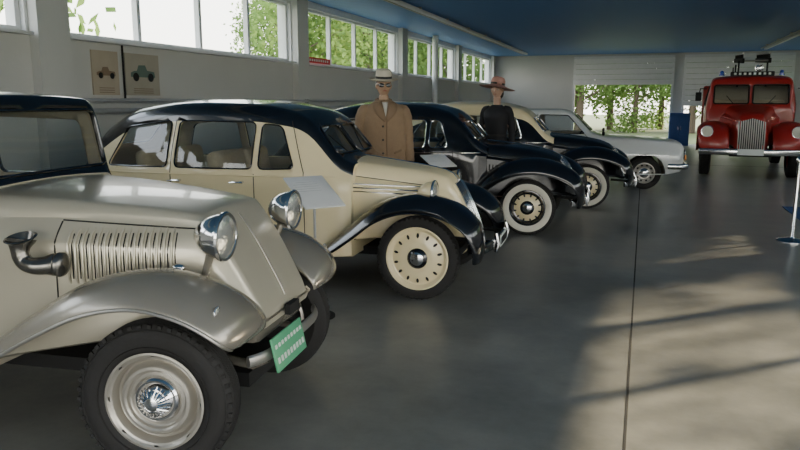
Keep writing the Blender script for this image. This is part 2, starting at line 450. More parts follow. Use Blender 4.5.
# --- car 1 : silver-beige car with black roof
def ex1(car,hood,body,tb):
    mb=MB()
    for s in (-1,1):
        for i in range(15):
            x=-.47+i*.031
            pts=[]
            for z in (.80,.82,.9,.98,1.02,1.04):
                y=hood.ysurf(x,z,s); pts.append((x,y+s*(.007 if .81<z<1.03 else -.006),z))
            mb.tube(pts,.008,M_silver,6,flat=.8)
            seam(mb,hood,[(x+.014,.82),(x+.014,1.02)],.0035,side=s)
        seam(tb,hood,[(-.53,.62),(-.53,1.07)],.004,side=s)
        seam(tb,hood,[(-.53,1.075),(.06,1.035)],.004,M_dark,side=s)
        seam(tb,hood,[(-.9,.66),(-.9,1.05)],.004,side=s)
        headlight(mb,(.23,s*.40,1.02),(1,s*-.02,-.03),.102,M_chrome)
        mb.tube([(.16,s*.40,.94),(.12,s*.38,.84),(.10,s*.36,.76)],[.02,.018,.03],M_silver2,10)
        y=hood.ysurf(-.02,.86,s); mb.ell((.0,y+s*.012,.87),(.035,.022,.02),M_chrome)
        mb.tube([(.0,y+s*.02,.87),(.05,y+s*.045,.85)],.009,M_chrome,8)
        headlight(mb,(.32,s*.66,.755),(1,0,0),.028,M_silver2)
    mb.tube(catmull([(-.60,-.64,1.02),(-.60,-.65,.97),(-.585,-.65,.925),(-.54,-.645,.905),(-.47,-.60,.905)],6),
            [.062,.060,.056,.05,.044,.04,.038,.037,.037,.037,.036,.036,.036,.036,.036,.036,.036,.036,.037,.038,.039,.04,.045,.05,.05],M_horn,18)
    mb.lathe([(.062,0),(.068,.006),(.06,.01),(.04,-.02),(0,-.03)],M_horn,dirM((-.60,-.64,1.02),(0,-.25,1)),24)
    mb.ell((-.45,-.595,.905),(.03,.055,.055),M_horn)
    zz=[.66+.04*i for i in range(11)]
    mb.tube([(hood.xsurf(0,z)+.001,0,z) for z in zz if hood.xsurf(0,z)],.004,M_silver2,8)
    mb.box((.27,0,.55),(.1,.58,.12),M_silver2,bev=.03)
    for s in(-1,1): mb.tube([(.1,s*.28,.42),(.30,s*.3,.40),(.37,s*.3,.44)],.022,M_silver2,10)
    mb.tube(catmull([(.33,-.42,.46),(.38,-.30,.46),(.39,0,.46),(.38,.30,.46),(.33,.42,.46)],4),.028,M_dullmetal,12,flat=.5,up=(0,0,1))
    P=Matrix.Translation((.415,-.15,.46))@Matrix.Rotation(rad(-12),4,'Y')
    mb.box((0,0,0),(.012,.36,.16),M_green,P,bev=.004)
    for zz_ in(.035,-.03):
        for i in range(9):
            mb.box((.007,-.15+i*.037,zz_),(.003,.020,.026 if zz_<0 else .018),M_platew,P)
    mb.box((.375,0,.60),(.03,.12,.05),M_dark)
    mb.tube([(-1.05,-.62,1.22),(-1.02,-.72,1.28)],.007,M_chrome,6); mb.ell((-1.02,-.75,1.29),(.02,.05,.05),M_dullmetal)
    mb.build('front_fittings',car)
c1=dict(ht=.6,wb=2.55,R=.345,ww=.145,style='silver',steer=7,
 mats=(M_silver,M_black,M_black),hmats=(M_silver,M_silver,M_silver),fmat=M_silver2,edge=M_dullmetal,
 cabin=[(-.97,.34,.95,1.19,.60,.60,.55,.07,.02),(-1.0,.33,1.05,1.24,.61,.61,.56,.06,.02),(-1.07,.32,1.08,1.59,.62,.62,.56,.07,.01),(-1.10,.32,1.08,1.62,.62,.62,.56,.07,.015),(-1.3,.32,1.08,1.64,.63,.64,.56,.09,.02),(-2.0,.32,1.08,1.655,.66,.67,.56,.10,.02),(-2.8,.32,1.08,1.60,.66,.66,.54,.13,.03),(-3.1,.34,1.0,1.45,.60,.62,.5,.15,.03),(-3.3,.38,.9,1.1,.5,.54,.46,.12,.03),(-3.42,.42,.65,.85,.42,.44,.4,.1,.02)],
 hood=[(-.98,.40,.98,1.185,.595,.595,.53,.10,.02),(-.6,.48,.98,1.165,.55,.54,.46,.08,.02),(-.1,.55,.94,1.12,.43,.41,.35,.05,.015),(.06,.56,.92,1.095,.39,.36,.315,.04,.012),(.09,.56,.90,1.07,.38,.35,.305,.035,.01),(.32,.56,.61,.69,.31,.31,.28,.03,.01),(.35,.57,.595,.62,.29,.29,.26,.01,.005)],
 windows=[[(-1.16,1.16),(-1.18,1.5),(-1.85,1.52),(-1.85,1.16)],[(-1.95,1.16),(-1.95,1.52),(-2.65,1.49),(-2.75,1.16)]],
 wshield=[[(-.53,1.24),(-.515,1.555),(.515,1.555),(.53,1.24)]],wslim=-1.25,
 seams=[[(-1.14,.4),(-1.14,1.5)],[(-1.9,.4),(-1.9,1.53)],[(-2.68,.9),(-2.68,1.5)]],handles=[(-1.8,.98),(-2.0,.98)],
 belts=[([(-1.0,1.09),(-3.0,1.09)],.008,M_black)],
 ff=[(.375,.60,.32,.64,.015,.01),(.365,.65,.31,.72,.045,.01),(.30,.71,.32,.75,.08,.012),(.17,.765,.34,.76,.10,.012),(-.02,.79,.37,.765,.11,.012),(-.25,.745,.40,.765,.11,.012),(-.50,.63,.45,.765,.09,.012),(-.80,.465,.52,.765,.06,.012),(-1.05,.36,.57,.765,.03,.012),(-1.25,.33,.6,.765,.008,.01)],
 rf=[(-2.0,.32,.6,.775,.01,.01),(-2.15,.42,.6,.775,.03,.01),(-2.25,.6,.58,.775,.06,.01),(-2.45,.75,.57,.775,.08,.01),(-2.65,.77,.56,.775,.08,.01),(-2.9,.66,.5,.76,.08,.01),(-3.05,.45,.45,.74,.05,.01),(-3.08,.34,.45,.72,.02,.01)],
 rb=(-1.2,-2.05,.32,.58,.775),stx=-1.35,sf=-1.8,sr=-2.5,extra=ex1,rlim=2.6)
build_car('vintage_silver_car',(-1.974,2.96,0),6,c1)

# --- generic front for cars 2-4
def mkex(o):
    def ex(car,hood,body,tb):
        mb=MB()
        gz0,gz1,gw=o['grille']
        NY,NZ=12,14; g=[]
        for j in range(NZ+1):
            for i in range(NY+1):
                y=-gw+2*gw*i/NY; z=gz0+(gz1-gz0)*j/NZ-abs(y)*.15
                x=hood.xsurf(y,z); g.append((x+.003 if x else None,y,z))
        for j in range(NZ):
            for i in range(NY):
                q=[g[j*(NY+1)+i],g[j*(NY+1)+i+1],g[(j+1)*(NY+1)+i+1],g[(j+1)*(NY+1)+i]]
                if all(a[0] is not None for a in q): mb.add(q,[[0,1,2,3]],M_dark)
        n=o.get('ns',11)
        for i in range(n):
            y=-gw+2*gw*i/(n-1); pts=[]
            for j in range(9):
                z=gz0+(gz1-gz0)*j/8-abs(y)*.15; x=hood.xsurf(y,z)
                if x: pts.append((x+.010,y,z))
            if len(pts)>2: mb.tube(pts,.006 if i!=n//2 else .012,o['gm'],6)
        for s in (-1,1):
            pts=[]
            for j in range(12):
                z=gz0-.02+(gz1-gz0+.02)*j/11; x=hood.xsurf(s*(gw+.02),z-.03)
                if x: pts.append((x,s*(gw+.02),z-.03))
            if len(pts)>2: mb.tube(pts,.013,o['gs'],8)
            for z,x0,x1 in o.get('stripes',[]):
                seam(tb,hood,[(x0,z),(x1,z+o.get('st',0))],.006,M_chrome,side=s,off=.006)
            for q in o.get('hseams',[]): seam(tb,hood,q,.004,side=s)
            for i in range(o.get('louv',0)):
                x=-.55+i*.04; pts=[(x-(.02 if z>.75 else 0),hood.ysurf(x,z,s)+s*.004,z) for z in (.72,.78,.84)]
                mb.tube(pts,.007,o['lm'],6)
            hx,hy,hz,hr=o['lamp']; headlight(mb,(hx,s*hy,hz),(1,s*.03,-.02),hr,o['ls'])
            if o.get('post',1): mb.tube([(hx-.06,s*hy,hz-.06),(hx-.08,s*(hy-.0),hz-.2)],[.03,.035],o['ls'],12)
        pts=[(x,0,hood.zsurf(x,0)+.004) for x in [o['hx0']+(o['hx1']-o['hx0'])*i/14 for i in range(15)] if hood.zsurf(x,0)]
        mb.tube(pts,.007,M_chrome,8)
        bx,bz,bw=o['bump']
        pts=catmull([(bx-.16,-bw,bz),(bx-.05,-bw*.85,bz),(bx,-bw*.4,bz),(bx+.01,0,bz),(bx,bw*.4,bz),(bx-.05,bw*.85,bz),(bx-.16,bw,bz)],5)
        mb.tube(pts,.045,o['bm'],12,flat=.4,up=(0,0,1))
        for s in (-1,1):
            mb.tube([(bx+.01,s*.3,bz-.08),(bx+.03,s*.3,bz),(bx+.01,s*.3,bz+.08)],[.012,.02,.012],M_chrome,10)
            mb.tube([(bx-.35,s*.3,bz+.02),(bx-.01,s*.3,bz)],.018,M_dark,8)
        P=Matrix.Translation((bx+.03,0,bz-.005))
        mb.box((0,0,0),(.01,.4,.1),M_platew,P,bev=.003)
        mb.box((.006,0,0),(.003,.34,.06),M_dark,P)
        for s in(-1,1):
            x=o['wx']; mb.tube([(x,s*.2,o['wz']),(x-.14,s*.34,o['wz']+.16)],.005,M_dark,6)
        mb.build('front_fittings',car)
    return ex
ff2=[(.48,.34,.44,.70,.02,.01),(.48,.46,.40,.75,.05,.01),(.41,.60,.34,.78,.08,.01),(.26,.70,.32,.785,.10,.01),(.06,.745,.33,.785,.11,.01),(-.14,.73,.36,.785,.11,.01),(-.34,.65,.40,.785,.10,.01),(-.54,.50,.46,.785,.08,.01),(-.74,.37,.54,.785,.05,.01),(-.95,.31,.6,.785,.02,.01),(-1.1,.30,.62,.785,.008,.01)]
rf2=[(-2.12,.30,.6,.785,.01,.01),(-2.24,.42,.6,.785,.04,.01),(-2.34,.60,.6,.785,.08,.01),(-2.52,.73,.6,.785,.10,.01),(-2.74,.74,.58,.785,.10,.01),(-2.96,.64,.52,.78,.10,.01),(-3.16,.48,.46,.76,.08,.01),(-3.32,.34,.42,.72,.03,.01)]
cab2=[(-.60,.30,.94,1.08,.56,.56,.50,.09,.02),(-.70,.30,.95,1.13,.61,.61,.53,.09,.02),(-.98,.29,1.0,1.44,.66,.67,.55,.11,.03),(-1.12,.29,1.0,1.52,.67,.69,.56,.13,.03),(-1.5,.28,1.0,1.585,.69,.71,.57,.15,.03),(-2.1,.28,1.0,1.60,.69,.72,.57,.16,.03),(-2.65,.28,1.0,1.55,.67,.70,.56,.18,.03),(-3.0,.29,.98,1.40,.63,.66,.54,.2,.03),(-3.25,.31,.9,1.17,.57,.60,.5,.2,.03),(-3.5,.36,.65,.85,.48,.5,.44,.15,.02),(-3.62,.42,.52,.64,.4,.42,.4,.08,.01)]
hd2=[(-.78,.42,.93,1.12,.54,.54,.47,.12,.02),(-.4,.45,.88,1.07,.45,.45,.38,.12,.02),(0,.46,.82,1.01,.36,.35,.29,.11,.02),(.14,.46,.80,.97,.31,.30,.25,.10,.02),(.22,.45,.72,.88,.27,.26,.21,.09,.02),(.37,.42,.50,.56,.2,.19,.16,.04,.01),(.40,.42,.44,.47,.18,.17,.15,.01,.005)]
c2=dict(wb=2.68,R=.345,rr=.255,style='cream',mats=(M_cream,M_cream,M_black),hmats=(M_cream,M_cream,M_cream),fmat=M_black,
 cabin=cab2,hood=hd2,windows=[[(-1.06,1.05),(-1.20,1.40),(-1.38,1.42),(-1.38,1.04)],[(-1.44,1.04),(-1.44,1.43),(-2.18,1.44),(-2.18,1.04)],[(-2.26,1.04),(-2.26,1.44),(-2.74,1.38),(-2.90,1.04)]],
 wshield=[[(-.47,1.17),(-.42,1.40),(-.02,1.40),(-.02,1.17)],[(.47,1.17),(.42,1.40),(.02,1.40),(.02,1.17)]],wslim=-1.2,
 seams=[[(-.98,.4),(-.98,1.02),(-1.12,1.44)],[(-2.22,.36),(-2.22,1.44)],[(-1.42,.36),(-1.42,1.0)]],handles=[(-2.12,.93),(-1.52,.93)],
 belts=[([(-.72,.985),(-3.1,.985)],.007,M_cream)],
 ff=ff2,rf=rf2,rb=(-1.0,-2.2,.29,.6,.785),
 extra=mkex(dict(grille=(.50,.93,.15),gm=M_chrome,gs=M_cream,stripes=[(.86,-.62,.0),(.89,-.62,.02),(.92,-.62,.04)],st=-.035,hseams=[[(-.7,.55),(-.7,1.02)],[(-.7,.99),(.08,.89)]],
   lamp=(.10,.50,.865,.10),ls=M_cream,hx0=-.7,hx1=.3,bump=(.58,.44,.66),bm=M_black,wx=-.74,wz=1.16)))
build_car('vintage_cream_sedan',(-1.714,5.952,0),3,c2)

ff3=[(.60,.36,.44,.68,.02,.01),(.60,.50,.38,.75,.06,.01),(.52,.64,.34,.80,.11,.01),(.34,.73,.32,.81,.14,.01),(.12,.77,.33,.81,.16,.01),(-.12,.75,.36,.81,.16,.01),(-.34,.66,.40,.81,.14,.01),(-.56,.50,.46,.80,.11,.01),(-.76,.37,.54,.79,.06,.01),(-.95,.31,.6,.785,.02,.01),(-1.1,.30,.62,.785,.008,.01)]
cab3=[(-.52,.30,.94,1.05,.58,.58,.52,.08,.02),(-.62,.30,.95,1.10,.62,.62,.54,.09,.02),(-.90,.29,1.0,1.40,.67,.68,.56,.12,.03),(-1.04,.29,1.0,1.49,.68,.70,.57,.15,.03),(-1.4,.28,1.0,1.565,.70,.73,.58,.19,.03),(-2.0,.28,1.0,1.58,.70,.74,.58,.21,.03),(-2.6,.28,1.0,1.50,.68,.72,.57,.23,.03),(-2.95,.29,.98,1.35,.64,.68,.55,.24,.03),(-3.2,.31,.9,1.15,.58,.62,.52,.22,.03),(-3.5,.36,.7,.88,.5,.52,.46,.18,.02),(-3.66,.42,.52,.64,.42,.44,.4,.08,.01)]
hd3=[(-.70,.42,.93,1.10,.56,.56,.50,.14,.02),(-.3,.45,.88,1.06,.48,.48,.42,.15,.02),(.1,.46,.82,1.0,.40,.39,.34,.15,.02),(.30,.46,.78,.93,.34,.33,.28,.14,.02),(.42,.45,.68,.82,.28,.27,.22,.12,.02),(.53,.42,.50,.58,.2,.19,.16,.05,.01),(.56,.42,.45,.49,.17,.16,.14,.01,.005)]
c3=dict(wb=2.75,R=.335,style='creamww',mats=(M_black,)*3,hmats=(M_black,)*3,fmat=M_black,cabin=cab3,hood=hd3,wtrim=M_chrome,
 windows=[[(-.98,1.05),(-1.10,1.37),(-1.22,1.38),(-1.22,1.04)],[(-1.27,1.04),(-1.27,1.38),(-1.92,1.39),(-1.92,1.04)],[(-2.0,1.04),(-2.0,1.39),(-2.55,1.34),(-2.75,1.04)]],wr=.07,
 wshield=[[(-.48,1.15),(-.42,1.35),(-.015,1.36),(-.015,1.15)],[(.48,1.15),(.42,1.35),(.015,1.36),(.015,1.15)]],wslim=-1.15,
 seams=[[(-.92,.4),(-.92,1.02)],[(-1.96,.36),(-1.96,1.42)]],handles=[(-1.85,.93)],belts=[([(-.6,.985),(-3.0,.985)],.007,M_chrome)],
 ff=ff3,rf=rf2,rb=(-1.0,-2.2,.29,.6,.785),
 extra=mkex(dict(grille=(.52,.92,.15),gm=M_chrome,gs=M_chrome,hseams=[[(-.62,.55),(-.62,1.0)],[(-.62,.97),(.25,.84)]],lamp=(.47,.56,.70,.095),ls=M_black,post=0,hx0=-.6,hx1=.45,bump=(.68,.42,.72),bm=M_chrome,wx=-.65,wz=1.14,louv=14,lm=M_black)))
build_car('vintage_black_sedan',(-1.312,9.083,0),3,c3)
c4=dict(c3); c4.update(mats=(M_black,M_black,M_cream),style='yellow',belts=[([(-.6,.985),(-3.0,.985)],.009,M_chrome)])
c4['extra']=mkex(dict(grille=(.52,.90,.17),gm=M_chrome,gs=M_chrome,stripes=[(.80,-.5,.2)],hseams=[[(-.62,.55),(-.62,1.0)]],lamp=(.47,.56,.70,.10),ls=M_black,post=0,hx0=-.6,hx1=.45,bump=(.70,.40,.72),bm=M_chrome,wx=-.65,wz=1.14))
build_car('vintage_black_coupe',(-.80,11.54,0),3,c4)

# --- car 5 : boxy 70s sedan
def ex5(car,hood,body,tb):
    mb=MB()
    mb.box((.67,0,.66),(.03,1.36,.17),M_dark,bev=.01)
    for i in range(6): mb.box((.688,0,.60+.024*i),(.008,.8,.006),M_chrome)
    for s in(-1,1):
        for k in (.42,.60): headlight(mb,(.685,s*k,.66),(1,0,0),.07,M_dark)
        mb.box((.70,s*.69,.60),(.03,.06,.1),M_amber,bev=.008)
        mb.tube([(-.75,s*.80,1.0),(-.75,s*.90,1.02)],.01,M_dark,6); mb.box((-.76,s*.93,1.03),(.05,.12,.08),M_dark,bev=.02)
    mb.tube(catmull([(.4,-.80,.44),(.70,-.78,.44),(.74,-.6,.44),(.76,0,.44),(.74,.6,.44),(.70,.78,.44),(.4,.80,.44)],5),.05,M_chrome,12,flat=.5,up=(0,0,1))
    mb.box((.785,0,.43),(.01,.48,.1),M_platew,bev=.003)
    mb.build('front_fittings',car)
st5=[(.66,.40,.55,.78,.74,.76,.72,.05,.01),(.60,.34,.6,.86,.77,.79,.74,.05,.01),(.3,.28,.62,.90,.79,.81,.76,.06,.01),(-.8,.26,.66,.97,.79,.81,.76,.06,.01),(-.92,.26,.68,1.01,.79,.81,.74,.06,.01),(-1.4,.26,.88,1.41,.79,.80,.58,.07,.02),(-1.6,.26,.90,1.45,.79,.80,.57,.08,.02),(-2.5,.26,.90,1.45,.79,.80,.57,.08,.02),(-2.75,.26,.88,1.39,.79,.80,.58,.08,.02),(-3.15,.28,.68,.99,.79,.80,.72,.06,.01),(-3.6,.32,.65,.92,.78,.79,.73,.06,.01),(-3.68,.38,.6,.84,.74,.75,.7,.05,.01)]
c5=dict(wb=2.5,R=.30,ht=.68,style='plain',mats=(M_white,)*3,cabin=st5,wr=.03,farch=1,
 windows=[[(-1.10,1.01),(-1.42,1.35),(-1.95,1.36),(-1.95,1.0)],[(-2.03,1.0),(-2.03,1.36),(-2.55,1.35),(-2.72,1.01)]],
 wshield=[[(-.62,1.06),(-.50,1.36),(.50,1.36),(.62,1.06)]],wslim=-1.5,rearwin=[(-.5,1.07),(.5,1.07),(.42,1.34),(-.42,1.34)],rlim=2.5,
 seams=[[(-.98,.36),(-.98,.9),(-1.1,1.0)],[(-1.99,.36),(-1.99,1.38)],[(-2.6,.8),(-2.62,.95)]],handles=[(-1.85,.86),(-2.5,.86)],belts=[([(.4,.64),(-3.4,.64)],.008,M_chrome)],
 extra=ex5,sf=-1.75,sr=-2.5,stx=-1.25,stz=.92)
build_car('silver_saloon_car',(.02,14.45,0),3,c5)

# ------------------------------------------------------------ fire truck
M_beacon=mat('beacon_blue',(.02,.08,.5),.15,0,.5)
def fire_truck(loc,rz):
    t=empty('fire_truck',loc,rz)
    cab=Body([(-1.10,.75,1.30,1.50,.84,.88,.82,.06,.01),(-1.13,.70,1.4,1.56,.86,.90,.82,.06,.01),(-1.22,.65,1.45,2.04,.88,.92,.84,.09,.03),(-1.30,.62,1.45,2.12,.89,.93,.84,.12,.04),(-1.6,.6,1.45,2.17,.92,.94,.84,.13,.04),(-2.4,.6,1.45,2.17,.94,.96,.84,.14,.04),(-2.62,.6,1.45,2.10,.93,.95,.83,.14,.04)],(M_red,)*3)
    tb=MB()
    for y0,y1 in((-.76,-.04),(.04,.76)):
        pl=rpoly([(y0,1.56),(y0,1.98),(y1,1.98),(y1,1.56)],.05)
        tb.tube(cab.outline(pl,'x',1),.018,M_dark,6,closed=True); cab.cut(pl,'x',1,lim=-1.5)
    for s in(-1,1):
        pl=rpoly([(-1.40,1.52),(-1.44,1.96),(-2.35,1.96),(-2.35,1.52)],.05)
        tb.tube(cab.outline(pl,'y',s),.012,M_dark,6,closed=True); cab.cut(pl,'y',s,lim=.4)
        seam(tb,cab,[(-1.36,.7),(-1.36,1.98)],.006,side=s); seam(tb,cab,[(-2.42,.7),(-2.42,1.98)],.006,side=s); handle(tb,cab,-2.3,1.3,s)
    cab.build('cab',t)
    hd=Body([(-1.16,.7,1.25,1.52,.62,.62,.52,.16,.03),(-.6,.68,1.2,1.45,.46,.45,.38,.15,.03),(-.12,.66,1.1,1.38,.36,.35,.29,.13,.02),(.02,.62,1.08,1.33,.32,.31,.27,.11,.02),(.09,.6,1.0,1.26,.29,.28,.24,.09,.02),(.15,.56,.8,1.0,.26,.26,.22,.08,.01),(.18,.54,.65,.75,.24,.24,.2,.04,.01)],(M_red,)*3)
    NY,NZ=10,16;g=[]
    for j in range(NZ+1):
        for i in range(NY+1):
            y=-.25+.5*i/NY; z=.58+.68*j/NZ-abs(y)*.3; x=hd.xsurf(y,z); g.append((x+.004 if x else None,y,z))
    for j in range(NZ):
        for i in range(NY):
            q=[g[j*(NY+1)+i],g[j*(NY+1)+i+1],g[(j+1)*(NY+1)+i+1],g[(j+1)*(NY+1)+i]]
            if all(a[0] is not None for a in q): tb.add(q,[[0,1,2,3]],M_dark)
    for i in range(13):
        y=-.25+.5*i/12; pts=[]
        for j in range(14):
            z=.58+.68*j/13-abs(y)*.3; x=hd.xsurf(y,z)
            if x: pts.append((x+.014,y,z))
        if len(pts)>2: tb.tube(pts,.011,M_dullmetal,8)
    for s in(-1,1):
        for i in range(12):
            x=-.95+i*.06; tb.tube([(x,hd.ysurf(x,z,s)+s*.004,z) for z in(.95,1.05,1.15)],.01,M_red,6)
        headlight(tb,(.16,s*.86,.98),(1,0,0),.115,M_dullmetal,M_wwall); tb.tube([(.06,s*.86,.95),(-.0,s*.84,.86)],.03,M_dark,10)
        tb.tube([(-1.25,s*.93,1.9),(-1.1,s*1.06,1.9),(-1.1,s*1.08,1.75)],.012,M_dark,8); tb.box((-1.1,s*1.09,1.72),(.03,.13,.2),M_dark,bev=.02)
        tb.tube([(-1.12,s*.35,1.56),(-1.18,s*.5,1.74)],.008,M_dark,6)
        seam(tb,hd,[(-1.1,1.28),(-.1,1.2)],.008,M_chrome,side=s,off=.004)
    hd.build('hood',t)
    tb.box((.27,0,.56),(.08,2.02,.14),M_chrome,bev=.03); tb.box((.32,0,.56),(.01,.5,.13),M_platew)
    tb.box((.1,0,.50),(.25,.8,.08),M_dark)
    for s in(-1,1): tb.box((-.05,s*.35,.54),(.6,.08,.14),M_dark)
    tb.box((-1.32,0,2.23),(.08,.9,.10),M_dark,bev=.02)
    for i in range(8): tb.box((-1.278,-.35+i*.1,2.23),(.004,.05,.05),M_platew)
    for s in(-1,1):
        tb.lathe([(0,.0),(.06,0),(.06,.03),(.045,.04),(.045,.09),(.03,.11),(0,.12)],M_beacon,Matrix.Translation((-1.65,s*.62,2.20)),20)
    headlight(tb,(-1.5,.14,2.36),(1,.2,0),.085,M_dark)
    tb.tube([(-1.55,.14,2.29),(-1.55,.14,2.17)],.02,M_dark,8)
    tb.build('fittings',t)
    ffp=[(.14,.50,.40,.90,.02,.02),(.16,.68,.42,1.0,.06,.02),(.06,.88,.42,1.04,.10,.02),(-.18,1.02,.42,1.06,.12,.02),(-.46,1.06,.45,1.06,.13,.02),(-.76,1.01,.5,1.06,.12,.02),(-1.0,.88,.56,1.06,.10,.02),(-1.18,.68,.64,1.06,.06,.02),(-1.4,.52,.7,1.06,.02,.02),(-1.6,.48,.8,1.06,.01,.02)]
    for s,nm in((-1,'right'),(1,'left')):
        fender(ffp,M_red,s,'fender_'+nm,t,(-.5,.46),edge=M_red,solid=.02)
        wheel(t,'wheel_front_'+nm,-.46,s*.86,.46,.22,'red')
        wheel(t,'wheel_rear_'+nm,-4.3,s*.86,.46,.24,'red')
    b=MB()
    b.box((-4.35,0,1.45),(3.3,2.0,1.1),M_red,bev=.06); 
    b.box((-3.15,0,.78),(.9,1.95,.3),M_red,bev=.03); b.box((-5.5,0,.78),(.9,1.95,.3),M_red,bev=.03)
    for s in(-1,1):
        for x in(-3.3,-4.35,-5.4): b.box((x,s*1.002,1.5),(.9,.012,.8),M_dullmetal,bev=.005)
    b.box((-3.0,0,.6),(5.6,.7,.12),M_dark)
    L=Matrix.Translation((-1.35,.05,2.52))@Matrix.Rotation(rad(3),4,'Y')
    for y in(-.27,.27): b.box((-2.1,y,0),(4.6,.06,.11),M_dark,L,bev=.01); b.box((-2.1,y,.16),(4.5,.035,.035),M_dullmetal,L)
    for i in range(15): 
        b.tube([(.15-i*.31,-.27,0),(.15-i*.31,.27,0)],.018,M_dullmetal,8,M=L)
        for y in(-.27,.27): b.tube([(.15-i*.31,y,0),(.0-i*.31,y,.16)],.012,M_dark,6,M=L)
    for x in(-1.9,-3.6,-5.2):
        for y in(-.27,.33): b.tube([(x,y,2.54),(x,y,1.95)],.02,M_dark,8)
    b.tube(catmull([(-2.9,.6,2.05),(-3.5,.65,2.05),(-4.6,.55,2.05),(-5.5,.65,2.05)],5),.06,M_seat,10)
    b.build('equipment_body',t)
    mb=MB(); mb.box((-2.1,0,1.0),(.5,1.6,.5),M_seat,bev=.05); mb.box((-2.4,0,1.4),(.15,1.6,.5),M_seat,bev=.05); mb.build('seats',t)
    steering(t,-1.55,.42,1.4,.22)
fire_truck((2.17,16.6,0),rad(-94))

# ------------------------------------------------------------ mannequins
M_skin=mat('mannequin_skin',(.45,.29,.19),.5,0,0,.05); M_skinw=mat('mannequin_skin_pale',(.52,.33,.24),.5,0,0,.05)
M_coat=mat('coat_brown',(.32,.215,.13),.85,0,0,.12,vs=20,bump=.4,bs=90)
M_coat2=mat('coat_lapel',(.25,.165,.10),.85,0,0,.1); M_shirt=mat('shirt_white',(.6,.58,.52),.8)
M_trous=mat('trousers_dark',(.05,.05,.055),.85); M_shoe=mat('shoe_leather',(.02,.015,.01),.3)
M_hatc=mat('hat_straw_cream',(.66,.60,.48),.8,0,0,.1,bump=.3,bs=120); M_band=mat('hat_band',(.02,.018,.016),.6)
M_hatp=mat('hat_pink',(.52,.27,.22),.8,0,0,.1,bump=.3,bs=120); M_dress=mat('dress_black',(.010,.010,.013),.75,0,0,.1)
M_hair=mat('hair_dark',(.03,.02,.012),.5,0,0,.2,bump=.5,bs=60); M_lip=mat('lips',(.35,.08,.06),.4)
def gauss(a,b,s): return math.exp(-((a-b)/s)**2)
def head(mb,m,zc,fem=False):
    nu,nv=36,28; vs=[];fs=[]
    for j in range(nv+1):
        ph=math.pi*j/nv
        for i in range(nu):
            th=2*math.pi*i/nu
            x,y,z=math.sin(ph)*math.cos(th),math.sin(ph)*math.sin(th),math.cos(ph)
            sx,sy=.076,.098
            k=1-.33*max(0,-z)**1.4; X=x*sx*k; Y=y*sy*(1-.18*max(0,-z)**1.2); Z=z*.122
            if y<0:
                fr=(-y)**1.5
                Y-= fr*(.024*gauss(x,0,.16)*gauss(z,-.16,.16)+.006*gauss(x,0,.3)*gauss(z,-.48,.09)+.009*gauss(x,0,.3)*gauss(z,-.80,.15)+.004*gauss(z,.2,.1))
                Y+= fr*(.012*(gauss(x,.38,.16)+gauss(x,-.38,.16))*gauss(z,.04,.12)+.003*gauss(z,-.42,.04)*gauss(x,0,.25))
            vs.append((X,Y,Z+zc))
    for j in range(nv):
        for i in range(nu):
            i2=(i+1)%nu; fs.append([j*nu+i,(j+1)*nu+i,(j+1)*nu+i2,j*nu+i2])
    mb.add(vs,fs,m)
    for s in(-1,1): mb.ell((s*.078,.008,zc-.005),(.010,.020,.032),m)
def hand(mb,m,wp,dv,side):
    w=Vector(wp); d=Vector(dv).normalized(); f=Vector((0,-1,0)); 
    mb.tube([w,w+d*.03,w+d*.07,w+d*.095],[.024,.034,.038,.03],m,14,flat=.5,up=(0,1,0))
    for i,(L,o) in enumerate(((.07,-.028),(.08,-.009),(.075,.010),(.058,.028))):
        b=w+d*.088+Vector((0,o,0)); inn=Vector((-side,0,0))
        mb.tube([b-d*.02,b,b+d*L*.45+inn*.004,b+d*L*.75+inn*.014,b+d*L*.95+inn*.028],[.009,.0092,.0085,.0078,.006],m,8)
    b=w+d*.03+f*.025
    mb.tube([b,b+d*.025+f*.02,b+d*.05+f*.028,b+d*.07+f*.028],[.013,.012,.0105,.008],m,8)
def srf(tab,z,c): 
    xs=[t[0] for t in tab]; return pchip(xs,[t[c] for t in tab],z)
